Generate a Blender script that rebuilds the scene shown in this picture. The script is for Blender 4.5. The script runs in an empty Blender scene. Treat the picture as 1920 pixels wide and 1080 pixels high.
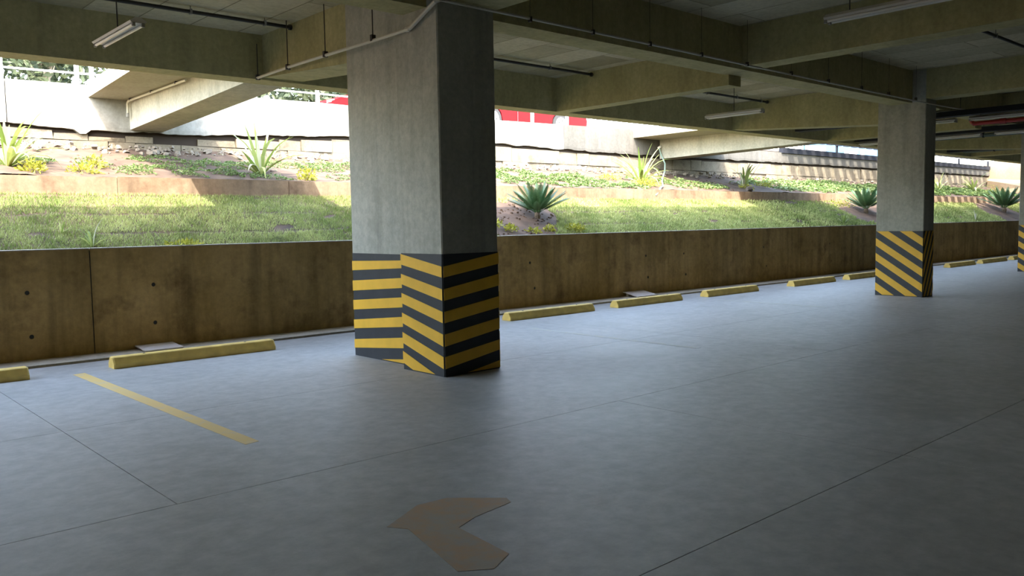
import bpy, bmesh, math, random
import numpy as np
from mathutils import Vector, Matrix, noise as mn

S = bpy.context.scene
C = S.collection
random.seed(7)
RNG = np.random.default_rng(7)

# ------------------------------------------------------------------ camera, world, sun, exposure
PITCH, ROLL, YAW, FPX = 0.0768111685, -0.0167716521, 0.733416197, 1570.45584
fw = Vector((math.sin(YAW)*math.cos(PITCH), math.cos(YAW)*math.cos(PITCH), -math.sin(PITCH)))
rt = Vector((math.cos(YAW), -math.sin(YAW), 0)); up = rt.cross(fw)
r2 = rt*math.cos(ROLL)+up*math.sin(ROLL); u2 = -rt*math.sin(ROLL)+up*math.cos(ROLL)
cam = bpy.data.objects.new('camera', bpy.data.cameras.new('camera')); C.objects.link(cam)
M = Matrix((r2, u2, -fw)).transposed().to_4x4(); M.translation = Vector((0, 0, 1.5))
cam.matrix_world = M
cam.data.sensor_width = 36; cam.data.lens = FPX/1920*36; cam.data.clip_start = 0.05; cam.data.clip_end = 500
S.camera = cam

SUN_DIR = Vector((0.56, 0.58, -1.0)).normalized()
sun = bpy.data.objects.new('sun', bpy.data.lights.new('sun', 'SUN')); C.objects.link(sun)
sun.rotation_euler = SUN_DIR.to_track_quat('-Z', 'Y').to_euler()
sun.data.energy = 13; sun.data.angle = math.radians(0.6); sun.data.color = (1.0, 0.95, 0.86)

W = bpy.data.worlds.new('World'); S.world = W; W.use_nodes = True
nt = W.node_tree; nt.nodes.clear()
sky = nt.nodes.new('ShaderNodeTexSky'); sky.sky_type = 'NISHITA'; sky.sun_disc = False
sky.sun_elevation = math.asin(-SUN_DIR.z); sky.sun_rotation = math.atan2(-SUN_DIR.x, -SUN_DIR.y)
sky.air_density = 1.0; sky.dust_density = 1.2; sky.ozone_density = 1.0
bg = nt.nodes.new('ShaderNodeBackground'); bg.inputs[1].default_value = 3.8
wo = nt.nodes.new('ShaderNodeOutputWorld')
tw = nt.nodes.new('ShaderNodeMix'); tw.data_type = 'RGBA'; tw.blend_type = 'MULTIPLY'; tw.inputs[0].default_value = 1.0
tw.inputs[7].default_value = (1.0, 0.85, 0.70, 1)      # hazy, milky sky
nt.links.new(sky.outputs[0], tw.inputs[6]); nt.links.new(tw.outputs[2], bg.inputs[0]); nt.links.new(bg.outputs[0], wo.inputs[0])

V = S.view_settings
V.view_transform = 'Standard'; V.look = 'None'; V.gamma = 1.0; V.use_curve_mapping = False
V.exposure = 0.17
cy = S.cycles
cy.use_denoising = True
cy.max_bounces = 8; cy.diffuse_bounces = 4; cy.glossy_bounces = 3; cy.transmission_bounces = 3
cy.caustics_reflective = False; cy.caustics_refractive = False
cy.sample_clamp_indirect = 6.0

# ------------------------------------------------------------------ materials
MATS = {}
def new_mat(name):
    m = bpy.data.materials.new(name); m.use_nodes = True
    n = m.node_tree.nodes; l = m.node_tree.links
    return m, n, l, n['Principled BSDF']

def mat_plain(name, col, rough=0.6, metal=0.0, spec=0.5, var=0.0, scale=8.0, two=False):
    m, n, l, b = new_mat(name)
    b.inputs['Roughness'].default_value = rough; b.inputs['Metallic'].default_value = metal
    b.inputs['Specular IOR Level'].default_value = spec
    b.inputs['Base Color'].default_value = (*col, 1)
    if var:
        tc = n.new('ShaderNodeTexCoord'); nz = n.new('ShaderNodeTexNoise')
        nz.inputs['Scale'].default_value = scale; nz.inputs['Detail'].default_value = 6
        l.new(tc.outputs['Object'], nz.inputs['Vector'])
        cr = n.new('ShaderNodeValToRGB')
        cr.color_ramp.elements[0].position = .3; cr.color_ramp.elements[1].position = .72
        cr.color_ramp.elements[0].color = (*[c*(1-var) for c in col], 1)
        cr.color_ramp.elements[1].color = (*[min(1, c*(1+var)) for c in col], 1)
        l.new(nz.outputs['Fac'], cr.inputs[0]); l.new(cr.outputs[0], b.inputs['Base Color'])
        bp = n.new('ShaderNodeBump'); bp.inputs['Strength'].default_value = .25; bp.inputs['Distance'].default_value = .01
        l.new(nz.outputs['Fac'], bp.inputs['Height']); l.new(bp.outputs[0], b.inputs['Normal'])
    MATS[name] = m
    return m

def mat_concrete(name, c1, c2, stain=None, rough=0.8, scale=1.3, streak=0.0, board=None, stain_amt=0.35, bump=0.3, spec=0.35):
    """mottled cast concrete: cloudy tone, blotches, vertical streaks, optional formwork-panel print"""
    m, n, l, b = new_mat(name)
    b.inputs['Specular IOR Level'].default_value = spec
    tc = n.new('ShaderNodeTexCoord')
    def nz(sc, det=8, vec=None, rgh=.6):
        t = n.new('ShaderNodeTexNoise'); t.inputs['Scale'].default_value = sc; t.inputs['Detail'].default_value = det
        t.inputs['Roughness'].default_value = rgh
        l.new(vec or tc.outputs['Object'], t.inputs['Vector']); return t
    def ramp(src, a, bb, ca, cb):
        r = n.new('ShaderNodeValToRGB'); e = r.color_ramp.elements
        e[0].position, e[1].position = a, bb; e[0].color = (*ca, 1); e[1].color = (*cb, 1)
        l.new(src, r.inputs[0]); return r
    big = nz(scale); r1 = ramp(big.outputs['Fac'], .3, .7, c1, c2)
    cur = r1.outputs[0]
    def mixin(fac, colr, mode='MIX'):
        nonlocal cur
        x = n.new('ShaderNodeMix'); x.data_type = 'RGBA'; x.blend_type = mode
        l.new(cur, x.inputs[6])
        if isinstance(colr, tuple): x.inputs[7].default_value = (*colr, 1)
        else: l.new(colr, x.inputs[7])
        if isinstance(fac, float): x.inputs[0].default_value = fac
        else: l.new(fac, x.inputs[0])
        cur = x.outputs[2]
    fine = nz(scale*14, 6, rgh=.7); f2 = ramp(fine.outputs['Fac'], .35, .7, (.82, .82, .82), (1.1, 1.1, 1.1))
    mixin(1.0, f2.outputs[0], 'MULTIPLY')
    if stain:
        s = nz(scale*2.3, 10, rgh=.65); sr = ramp(s.outputs['Fac'], .52, .68, (0, 0, 0), (stain_amt,)*3)
        mixin(sr.outputs[0], stain)
    if streak:
        mp = n.new('ShaderNodeMapping'); mp.inputs['Scale'].default_value = (1, 1, .08)
        l.new(tc.outputs['Object'], mp.inputs[0])
        s = nz(4.5, 6, mp.outputs[0]); sr = ramp(s.outputs['Fac'], .45, .75, (1.12, 1.12, 1.12), (1-streak,)*3)
        mixin(1.0, sr.outputs[0], 'MULTIPLY')
    if board:
        br = n.new('ShaderNodeTexBrick'); br.offset = 0.5
        br.inputs['Color1'].default_value = (.52, .50, .39, 1); br.inputs['Color2'].default_value = (1.1, 1.1, 1.1, 1)
        br.inputs['Mortar'].default_value = (.42, .4, .34, 1)
        br.inputs['Scale'].default_value = 1.0; br.inputs['Mortar Size'].default_value = .008
        br.inputs['Brick Width'].default_value = board[0]; br.inputs['Row Height'].default_value = board[1]
        br.inputs['Bias'].default_value = .2
        mp = n.new('ShaderNodeMapping'); mp.inputs['Rotation'].default_value = board[2]
        mp.inputs['Location'].default_value = (.3, .15, 0)
        l.new(tc.outputs['Object'], mp.inputs[0]); l.new(mp.outputs[0], br.inputs['Vector'])
        mixin(1.0, br.outputs['Color'], 'MULTIPLY')
    l.new(cur, b.inputs['Base Color'])
    rr = n.new('ShaderNodeMapRange'); rr.inputs['To Min'].default_value = rough-.1; rr.inputs['To Max'].default_value = min(1, rough+.12)
    l.new(big.outputs['Fac'], rr.inputs[0]); l.new(rr.outputs[0], b.inputs['Roughness'])
    bp = n.new('ShaderNodeBump'); bp.inputs['Strength'].default_value = bump; bp.inputs['Distance'].default_value = .008
    l.new(fine.outputs['Fac'], bp.inputs['Height']); l.new(bp.outputs[0], b.inputs['Normal'])
    MATS[name] = m
    return m

def mat_leaf(name, a, bcol, rough=.55, trans=.25, spec=.3):
    """leaf colour varied by the mesh attribute 'tint' (0..1 per leaf)"""
    m, n, l, b = new_mat(name)
    at = n.new('ShaderNodeAttribute'); at.attribute_name = 'tint'
    r = n.new('ShaderNodeValToRGB'); e = r.color_ramp.elements
    e[0].color = (*a, 1); e[1].color = (*bcol, 1)
    l.new(at.outputs['Fac'], r.inputs[0]); l.new(r.outputs[0], b.inputs['Base Color'])
    b.inputs['Roughness'].default_value = rough; b.inputs['Specular IOR Level'].default_value = spec
    if trans:
        tr = n.new('ShaderNodeBsdfTranslucent'); l.new(r.outputs[0], tr.inputs[0])
        mx = n.new('ShaderNodeMixShader'); mx.inputs[0].default_value = trans
        l.new(b.outputs[0], mx.inputs[1]); l.new(tr.outputs[0], mx.inputs[2])
        l.new(mx.outputs[0], n['Material Output'].inputs['Surface'])
    MATS[name] = m
    return m

def mat_worn_paint(name, col, under, lo=.38, hi=.6, rough=.6):
    m, n, l, b = new_mat(name)
    tc = n.new('ShaderNodeTexCoord'); t = n.new('ShaderNodeTexNoise')
    t.inputs['Scale'].default_value = 5; t.inputs['Detail'].default_value = 10; t.inputs['Roughness'].default_value = .7
    l.new(tc.outputs['Object'], t.inputs['Vector'])
    r = n.new('ShaderNodeValToRGB'); e = r.color_ramp.elements
    e[0].position, e[1].position = lo, hi; e[0].color = (*under, 1); e[1].color = (*col, 1)
    l.new(t.outputs['Fac'], r.inputs[0]); l.new(r.outputs[0], b.inputs['Base Color'])
    b.inputs['Roughness'].default_value = rough
    MATS[name] = m
    return m

mat_concrete('floor_concrete', (.375, .37, .352), (.475, .468, .45), stain=(.28, .275, .25), rough=.48, scale=.55, stain_amt=.5, bump=.12, spec=.2)
mat_plain('joint_dark', (.05, .05, .05), .9)
mat_concrete('beam_concrete', (.38, .345, .165), (.47, .43, .23), stain=(.26, .235, .125), rough=.85, scale=1.1, streak=.12)
mat_concrete('column_concrete', (.37, .37, .31), (.47, .46, .39), stain=(.28, .27, .21), rough=.7, scale=1.2, streak=.22)
mat_concrete('slab_concrete', (.44, .405, .275), (.56, .52, .37), stain=(.28, .25, .16), rough=.85, scale=.9, board=(2.4, .62, (0, 0, math.pi/2)))
mat_concrete('wall_ochre', (.33, .215, .07), (.55, .38, .165), stain=(.15, .085, .035), rough=.85, scale=.9, streak=.38, stain_amt=.7)
mat_concrete('shell_dark', (.10, .10, .08), (.14, .135, .11), rough=.9)  # kept dark so the added enclosing walls bounce little light
mat_plain('wall_cap', (.50, .46, .38), .85, var=.15)
mat_concrete('kerb_concrete', (.46, .42, .34), (.56, .51, .42), stain=(.3, .24, .16), rough=.85, scale=2)
mat_concrete('curb_concrete', (.22, .15, .095), (.36, .27, .18), stain=(.13, .08, .05), rough=.9, scale=1.2, streak=.3, stain_amt=.6)
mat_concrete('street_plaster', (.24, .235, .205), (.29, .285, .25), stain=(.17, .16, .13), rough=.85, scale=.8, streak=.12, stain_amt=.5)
mat_concrete('footing_concrete', (.16, .135, .09), (.25, .215, .15), stain=(.09, .07, .045), rough=.9, scale=2, stain_amt=.6, bump=.8)
mat_concrete('wing_wall', (.26, .20, .12), (.33, .26, .16), stain=(.22, .17, .10), rough=.9, scale=1)
mat_plain('soil', (.092, .060, .038), .95, var=.45, scale=3.5)
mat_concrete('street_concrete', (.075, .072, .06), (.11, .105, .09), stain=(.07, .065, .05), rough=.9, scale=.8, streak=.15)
mat_plain('rubble', (.19, .165, .125), .9, var=.35, scale=6)
mat_plain('asphalt', (.2, .195, .18), .9, var=.1)
mat_plain('yellow_paint', (.88, .50, .045), .5, var=.07, scale=5, spec=.4)
mat_plain('black_paint', (.035, .038, .042), .5, var=.15, scale=5, spec=.4)
mat_plain('stop_yellow', (.92, .62, .16), .6, var=.16, scale=7)
mat_worn_paint('line_paint', (.74, .50, .14), (.50, .46, .34), .2, .5)
mat_worn_paint('line_faded', (.48, .45, .32), (.42, .43, .42), .4, .7)
mat_worn_paint('arrow_paint', (.50, .24, .06), (.33, .27, .20), .4, .8)
mat_plain('white_metal', (.62, .61, .56), .45, spec=.4)
mat_plain('tube_glass', (.72, .71, .64), .2, spec=.6)
mat_plain('cap_grey', (.25, .25, .23), .5)
mat_plain('pvc_white', (.60, .58, .48), .5)
mat_plain('pipe_black', (.02, .02, .02), .5)
mat_plain('rod_dark', (.05, .045, .04), .6, metal=.3)
mat_plain('steel_dark', (.018, .020, .026), .7, metal=.1, spec=.2)
mat_plain('duct_green', (.10, .13, .11), .5, metal=.2)
mat_plain('pipe_red', (.35, .02, .015), .45)
mat_plain('rail_white', (.85, .85, .83), .5)
mat_plain('board_white', (.72, .67, .63), .7, var=.06)
mat_plain('hole_dark', (.03, .02, .012), .95)
mat_plain('hose', (.30, .42, .36), .5)
mat_plain('car_red', (.12, .002, .004), .45, spec=.12)
mat_plain('rubber', (.03, .03, .03), .8)
mat_plain('alloy', (.75, .76, .78), .35, metal=.5)
mat_plain('car_glass', (.05, .06, .07), .08, spec=.9)
mat_plain('car_trim', (.06, .06, .07), .5)
mat_plain('sign_blue', (.015, .10, .26), .5)
mat_plain('sign_white', (.45, .45, .45), .5)
mat_plain('bark', (.16, .12, .08), .9, var=.3, scale=12)
mat_plain('trunk_pale', (.55, .50, .42), .9, var=.3, scale=12)
mat_plain('litter', (.12, .10, .08), .9)
mat_plain('litter_pale', (.75, .74, .7), .9)
mat_leaf('grass', (.15, .23, .045), (.56, .60, .24), trans=.25)
mat_leaf('cover', (.07, .14, .035), (.24, .31, .11), trans=.3)
mat_leaf('cover_yellow', (.24, .27, .03), (.48, .45, .07), trans=.3)
mat_leaf('cycad', (.03, .085, .03), (.11, .20, .075), rough=.4, trans=.15, spec=.5)
mat_leaf('strap', (.16, .24, .04), (.42, .47, .16), trans=.3)
mat_leaf('strap_white', (.42, .42, .27), (.62, .61, .46), trans=.25)
mat_leaf('tree_leaf', (.02, .035, .02), (.12, .15, .08), trans=.2)

# ------------------------------------------------------------------ helpers
class MB:
    """collects shapes; build() links them as one mesh object"""
    def __init__(s): s.v, s.f, s.t = [], [], []
    def add(s, vs, fs, tint=None):
        o = len(s.v); s.v += [tuple(p) for p in vs]; s.f += [tuple(o+i for i in f) for f in fs]
        s.t += [0.5 if tint is None else tint]*len(vs); return s
    def box(s, a, b, bev=0.0):
        (x0, y0, z0), (x1, y1, z1) = a, b
        if bev <= 0:
            return s.add([(x0,y0,z0),(x1,y0,z0),(x1,y1,z0),(x0,y1,z0),(x0,y0,z1),(x1,y0,z1),(x1,y1,z1),(x0,y1,z1)],
                         [(0,3,2,1),(4,5,6,7),(0,1,5,4),(1,2,6,5),(2,3,7,6),(3,0,4,7)])
        return s.prism([(x0+bev, y0), (x1-bev, y0), (x1, y0+bev), (x1, y1-bev), (x1-bev, y1), (x0+bev, y1), (x0, y1-bev), (x0, y0+bev)], z0, z1)
    def hexa(s, p):      # 8 points: bottom 4 ccw, top 4 ccw
        return s.add(p, [(0,3,2,1),(4,5,6,7),(0,1,5,4),(1,2,6,5),(2,3,7,6),(3,0,4,7)])
    def prism(s, poly, z0, z1):
        n = len(poly)
        return s.add([(x, y, z0) for x, y in poly]+[(x, y, z1) for x, y in poly],
                     [tuple(range(n-1, -1, -1)), tuple(range(n, 2*n))]+[(i, (i+1) % n, n+(i+1) % n, n+i) for i in range(n)])
    def tube(s, pts, r, n=8, cap=True, tint=None):
        pts = [Vector(p) for p in pts]; rs = r if isinstance(r, (list, tuple)) else [r]*len(pts)
        rings = []; prev = None
        for i, p in enumerate(pts):
            d = (pts[min(i+1, len(pts)-1)]-pts[max(i-1, 0)]).normalized()
            ref = Vector((0, 0, 1)) if abs(d.z) < .9 else Vector((1, 0, 0))
            a = prev if prev is not None else d.cross(ref).normalized()
            a = (a-d*a.dot(d)).normalized(); prev = a; b = d.cross(a)
            rings.append([p+(a*math.cos(2*math.pi*k/n)+b*math.sin(2*math.pi*k/n))*rs[i] for k in range(n)])
        vs = [q for rg in rings for q in rg]
        fs = [(i*n+k, i*n+(k+1) % n, (i+1)*n+(k+1) % n, (i+1)*n+k) for i in range(len(pts)-1) for k in range(n)]
        if cap: fs += [tuple(range(n-1, -1, -1)), tuple((len(pts)-1)*n+k for k in range(n))]
        return s.add(vs, fs, tint)
    def ribbon(s, pts, ws, side, tint=None):
        vs = []
        for p, w in zip(pts, ws):
            vs += [Vector(p)-Vector(side)*w, Vector(p)+Vector(side)*w]
        return s.add(vs, [(2*i, 2*i+1, 2*i+3, 2*i+2) for i in range(len(pts)-1)], tint)
    def build(s, name, mat, parent=None, off=(0, 0, 0), smooth=False, loc=None):
        me = bpy.data.meshes.new(name)
        ox, oy, oz = off
        me.from_pydata([(x-ox, y-oy, z-oz) for x, y, z in s.v], [], s.f)
        a = me.attributes.new('tint', 'FLOAT', 'POINT'); a.data.foreach_set('value', s.t)
        me.materials.append(MATS[mat])
        if smooth: me.shade_smooth()
        o = bpy.data.objects.new(name, me); C.objects.link(o)
        if parent: o.parent = parent
        if loc: o.location = loc
        return o

def tag(o, label=None, cat=None, group=None, kind=None):
    if label: o['label'] = label
    if cat: o['category'] = cat
    if group: o['group'] = group
    if kind: o['kind'] = kind
    return o
def root(name, loc, label=None, cat=None, group=None, kind=None, rz=0):
    o = bpy.data.objects.new(name, None); C.objects.link(o); o.location = loc; o.rotation_euler = (0, 0, rz)
    o.empty_display_size = .1
    return tag(o, label, cat, group, kind)
def dup(r, loc, label=None, rz=None, scale=None):
    def cp(o, p):
        c = o.copy(); C.objects.link(c); c.parent = p
        for ch in list(o.children): cp(ch, c)
        return c
    c = cp(r, None); c.location = loc
    if label: c['label'] = label
    if rz is not None: c.rotation_euler = (0, 0, rz)
    if scale: c.scale = (scale,)*3
    return c
def lerp(a, b, t): return a+(b-a)*t
def interp(x, tab):
    if x <= tab[0][0]: return tab[0][1]
    for (a, p), (b, q) in zip(tab, tab[1:]):
        if x <= b: return lerp(p, q, (x-a)/(b-a))
    return tab[-1][1]
def np_mesh(name, verts, faces, tint, mat, parent=None):
    """fast mesh from numpy: verts (N,3), faces (M,k)"""
    me = bpy.data.meshes.new(name); k = faces.shape[1]
    me.vertices.add(len(verts)); me.vertices.foreach_set('co', verts.astype(np.float32).ravel())
    me.loops.add(faces.size); me.loops.foreach_set('vertex_index', faces.astype(np.int32).ravel())
    me.polygons.add(len(faces)); me.polygons.foreach_set('loop_start', np.arange(0, faces.size, k, dtype=np.int32))
    me.update(calc_edges=True)
    a = me.attributes.new('tint', 'FLOAT', 'POINT'); a.data.foreach_set('value', tint.astype(np.float32))
    me.materials.append(MATS[mat])
    o = bpy.data.objects.new(name, me); C.objects.link(o)
    if parent: o.parent = parent
    return o

# ------------------------------------------------------------------ key dimensions (metres)
WY, WTOP = 10.83, 1.28          # face and top of the low retaining wall
EY0, EY1, EZ = 10.54, 10.90, 3.45   # edge beam
SZ, SZ2 = 4.03, 4.19            # slab soffits: outer bays, inner bays
MY0, MY1, MZ = 6.68, 7.08, 3.60   # main beam
YS = 15.86                      # street retaining wall face
X0, X1, YB = -14.0, 52.0, -11.0

# ------------------------------------------------------------------ floor of cast slabs with saw-cut joints
floor = MB().box((X0, YB, -.30), (X1, WY, -.04)).build('floor', 'joint_dark'); tag(floor, kind='structure')
xs = [X0, -9.4, -5.7, -2.0, 1.625, 5.30, 8.98, 12.66, 16.3, 20.0, 23.7, 27.4, 31.1, 34.8, 38.5, 42.2, 46, X1]
ys = [YB, -6.8, -4.6, -2.4, -.1, 2.215, 4.57, 6.86, 10.30]
g = .003
xa_ = [X0, -5.7, 1.625, 8.98, 16.3, 23.7, 31.1, 38.5, X1]; xb_ = [X0, -9.4, -2.0, 5.30, 12.66, 20.0, 27.4, 34.8, 42.2, X1]
for j in range(len(ys)-1):
    xr = xa_ if ys[j] > 4.5 else xb_            # the cuts of the strip by the wall are staggered against those of the lane
    for i in range(len(xr)-1):
        MB().box((xr[i]+g, ys[j]+g, -.04), (xr[i+1]-g, ys[j+1]-g, 0)).build('floor_slab', 'floor_concrete', floor)
for i in range(len(xs)-1):
    MB().box((xs[i]+g, 10.30+g, -.04), (xs[i+1]-g, 10.42, -.03)).build('gutter_strip', 'joint_dark', floor)
    MB().box((xs[i]+g, 10.345, -.04), (xs[i+1]-g, WY, .022)).build('kerb_strip', 'kerb_concrete', floor)

# ------------------------------------------------------------------ low retaining wall, panels with tie holes
wall = root('wall_back', (0, WY, 0), kind='structure')
joints = [X0, -7.0, -2.2, 2.965, 8.5, 14.2, 19.6, 25.0, 30.5, 36, 41.5, 47, X1]
hx = [(-.9, .8), (-.9, .34), (2.28, .80), (2.30, .29), (3.69, .81), (3.69, .33), (6.9, .8), (6.9, .34), (10.2, .80), (10.31, .34), (13.44, .80), (13.51, .36),
      (14.72, .80), (14.79, .35), (17.87, .84), (18.0, .38), (21.1, .83), (21.2, .37), (24.6, .8), (24.6, .36), (28.7, .78), (28.8, .38), (32.2, .8), (35.5, .8)]
for a, b in zip(joints, joints[1:]):
    p = MB().box((a+.006, WY, -.04), (b-.006, WY+.20, WTOP)).build('wall_panel', 'wall_ochre', wall, off=(0, WY, 0))
    cut = MB()
    hs = [h for h in hx if a < h[0] < b]
    for (x, z) in hs:
        cut.tube([(x, WY-.05, z), (x, WY+.09, z)], .026, 10)
    if hs:
        co = cut.build('cut', 'hole_dark', None)
        bpy.context.view_layer.update()
        md = p.modifiers.new('b', 'BOOLEAN'); md.object = co; md.solver = 'EXACT'
        dg = bpy.context.evaluated_depsgraph_get()
        me = bpy.data.meshes.new_from_object(p.evaluated_get(dg)); p.modifiers.clear(); p.data = me
        bpy.data.objects.remove(co)
        for (x, z) in hs:
            MB().tube([(x, WY+.05, z), (x, WY+.088, z)], .0255, 10).build('tie_hole_plug', 'hole_dark', wall, off=(0, WY, 0))
MB().box((X0, WY+.012, -.04), (X1, WY+.195, WTOP-.02)).build('wall_core', 'joint_dark', wall, off=(0, WY, 0))
for a, b in zip(joints, joints[1:]):
    MB().box((a+.004, WY-.004, WTOP), (b-.004, WY+.17, WTOP+.012)).build('wall_coping', 'wall_cap', wall, off=(0, WY, 0))

# ------------------------------------------------------------------ walls added to close the car park against light from behind, mostly out of frame
tag(MB().box((X0, YB-.2, -.04), (X1, YB, 4.6)).build('wall_near', 'shell_dark'), kind='structure')
tag(MB().box((X0-.2, YB, -.04), (X0, EY1, 4.6)).build('wall_left', 'shell_dark'), kind='structure')
tag(MB().box((X1, YB, -.04), (X1+.2, EY1, 4.6)).build('wall_right', 'shell_dark'), kind='structure')

# ------------------------------------------------------------------ ceiling
ceil = root('ceiling', (0, 0, SZ), kind='structure')
MB().box((X0, MY0+.15, SZ), (X1, EY1-.01, SZ+.22)).build('outer_slab', 'slab_concrete', ceil, off=(0, 0, SZ))
MB().box((X0, YB, SZ2), (X1, MY0+.12, SZ2+.22)).build('inner_slab', 'slab_concrete', ceil, off=(0, 0, SZ))
# thin raised soffit margins left by the formwork beside the beams
MB().box((X0, MY1, SZ-.006), (X1, MY1+.45, SZ)).build('soffit_margin', 'beam_concrete', ceil, off=(0, 0, SZ))

def tapered_beam(name, x0, x1, y0, z0, y1, z1, top, label, group=None, mat='beam_concrete'):
    o = MB().hexa([(x0,y0,z0),(x1,y0,z0),(x1,y1,z1),(x0,y1,z1),(x0,y0,top),(x1,y0,top),(x1,y1,top),(x0,y1,top)]).build(name, mat, off=(x0, y0, 0), loc=(x0, y0, 0))
    # narrow chamfer fillet strips along the lower arrises
    return tag(o, label, 'beam', group)
COLX = [(-6.2, -5.5), (5.13, 5.70), (16.08, 16.52), (24.95, 25.5), (35.0, 35.5), (45.0, 45.5)]
lab = {5.13: ('haunched concrete beam from the striped double column to the edge beam', 'concrete beam on the camera side of the striped double column'),
       16.08: ('haunched concrete beam behind the second striped column, running out to the edge beam', 'dark concrete beam leaving the second striped column to the right'),
       24.95: ('haunched concrete beam seen beyond the second striped column, outer bay', 'dark concrete cross beam beyond the second striped column, inner bay'),
       -5.5: ('a', 'b')}
tapered_beam('cross_beam', 5.135, 5.695, MY1+.05, 3.27, EY0, 3.48, SZ+.02, lab[5.13][0])
tapered_beam('cross_beam', 5.135, 5.68, YB, 3.64, MY0, 3.64, SZ2+.02, lab[5.13][1])
tapered_beam('cross_beam', 16.085, 16.53, MY1+.05, 3.26, EY0, 3.47, SZ+.02, lab[16.08][0])
tapered_beam('cross_beam', 16.085, 16.53, YB, 3.66, MY0, 3.66, SZ2+.02, lab[16.08][1])
tapered_beam('cross_beam', 24.95, 25.5, MY1, 3.22, EY0, 3.45, SZ+.02, lab[24.95][0])
tapered_beam('cross_beam', 24.95, 25.5, YB, 3.66, MY0, 3.66, SZ2+.02, lab[24.95][1])
tapered_beam('cross_beam', 10.62, 10.93, MY1-.06, 3.45, EY0, 3.45, SZ+.02, 'intermediate cross beam between the two striped columns whose square end pokes under the main beam')
tapered_beam('cross_beam', 10.42, 10.80, YB, 3.64, MY0, 3.64, SZ2+.02, 'shadowed cross beam with the hanging lamp before it at the top right')
tapered_beam('cross_beam', 20.36, 20.75, MY1, 3.45, EY0, 3.45, SZ+.02, 'cross beam in line with the far bridge beam, seen right of the second column')
tapered_beam('cross_beam', 20.8, 21.2, YB, 3.64, MY0, 3.64, SZ2+.02, 'dark inner cross beam next beyond the second striped column')
for x in (30.0, 35.0, 40.0, 45.0):
    tapered_beam('cross_beam', x, x+.45, YB, 3.5, EY0, 3.45, SZ2, 'far cross beam, one of the row beyond the second striped column', 'far cross beams')
eb = tag(MB().box((X0, EY0, EZ), (X1, EY1, SZ+.3)).build('edge_beam', 'beam_concrete', off=(0, EY0, EZ), loc=(0, EY0, EZ)),
    'long concrete edge beam over the open side above the low ochre wall', 'beam')
mbm = tag(MB().box((X0, MY0, MZ), (X1, MY1, SZ2+.05)).build('main_beam', 'beam_concrete', off=(0, MY0, MZ), loc=(0, MY0, MZ)),
    'long main concrete beam carried on the striped columns', 'beam')
tag(MB().box((X0, -4.0, MZ), (X1, -3.5, SZ2+.05)).build('main_beam', 'beam_concrete', off=(0, -4, MZ), loc=(0, -4, MZ)),
    'second main beam, behind the camera', 'beam')

# ------------------------------------------------------------------ striped columns
def clip_poly(poly, nx, ny, d):
    out = []
    for i, p in enumerate(poly):
        q = poly[(i+1) % len(poly)]; a = nx*p[0]+ny*p[1]-d; b = nx*q[0]+ny*q[1]-d
        if a <= 0: out.append(p)
        if a*b < 0: t = a/(a-b); out.append((lerp(p[0], q[0], t), lerp(p[1], q[1], t)))
    return out
def stripes(parent, off, P, Q, nrm, rows, top=1.21, name='yellow_stripe'):
    """rows of (top at P, bottom at P, top at Q, bottom at Q); P,Q are the face's ground corners"""
    P, Q, nrm = Vector((*P, 0)), Vector((*Q, 0)), Vector((*nrm, 0))
    for a, b, c, d in rows:
        poly = [(0, a), (0, b), (1, d), (1, c)]
        poly = clip_poly(clip_poly(poly, 0, 1, top), 0, -1, -.012)
        if len(poly) < 3: continue
        n = len(poly); vs = []
        for e in (.0035, .0055):
            for s_, z in poly:
                p = P.lerp(Q, s_)+nrm*e; vs.append((p.x, p.y, z))
        MB().add(vs, [tuple(range(n)), tuple(range(2*n-1, n-1, -1))]+[(i, (i+1) % n, n+(i+1) % n, n+i) for i in range(n)]).build(name, 'yellow_paint', parent, off=off)
A_ = [[1.099,.991,1.131,1.053],[.872,.755,.952,.846],[.645,.534,.747,.64],[.416,.314,.54,.43],[.187,.087,.315,.197],[-.047,-.149,.078,-.026]]
B_ = [[1.205,1.096,1.092,.984],[.999,.892,.870,.757],[.8,.692,.648,.536],[.594,.486,.424,.303],[.391,.278,.20,.08],[.193,.07,-.035,-.163],[-.019,-.139,-.26,-.39]]
C_ = [[1.092,.984,1.204,1.089],[.870,.757,.984,.864],[.648,.536,.753,.637],[.424,.303,.531,.414],[.20,.08,.303,.197],[-.035,-.163,.085,-.033]]
def ramp_rows(t0, per, th, drop, n): return [[t0-i*per, t0-i*per-th, t0-i*per-drop, t0-i*per-drop-th] for i in range(n)]
c1 = root('striped_column', (5.4, 7.3, 0), 'big double concrete column with black and yellow hazard bands in the left foreground', 'column')
off = (5.4, 7.3, 0)
MB().box((4.965, 6.52, 0), (5.69, 7.225, SZ2), .012).build('front_shaft', 'column_concrete', c1, off=off)
MB().box((5.13, 7.235, 0), (5.70, 8.45, SZ), .012).build('back_shaft', 'column_concrete', c1, off=off)
MB().box((4.962, 6.516, 0), (5.693, 7.228, 1.213), .012).build('black_band', 'black_paint', c1, off=off)
MB().box((5.127, 7.232, 0), (5.703, 8.453, 1.19), .012).build('black_band', 'black_paint', c1, off=off)
stripes(c1, off, (5.127, 8.445), (5.127, 7.24), (-1, 0), A_, top=1.19)
stripes(c1, off, (4.962, 7.22), (4.962, 6.524), (-1, 0), B_)
stripes(c1, off, (4.970, 6.516), (5.685, 6.516), (0, -1), C_)
stripes(c1, off, (5.693, 6.524), (5.693, 7.22), (1, 0), B_)
stripes(c1, off, (5.703, 7.24), (5.703, 8.445), (1, 0), A_, top=1.19)
D_ = ramp_rows(1.958, .285, .145, .575, 9)
E_ = [[1.383-i*.285, 1.238-i*.285, 2.26-i*.285, 2.115-i*.285] for i in range(9)]
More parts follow.
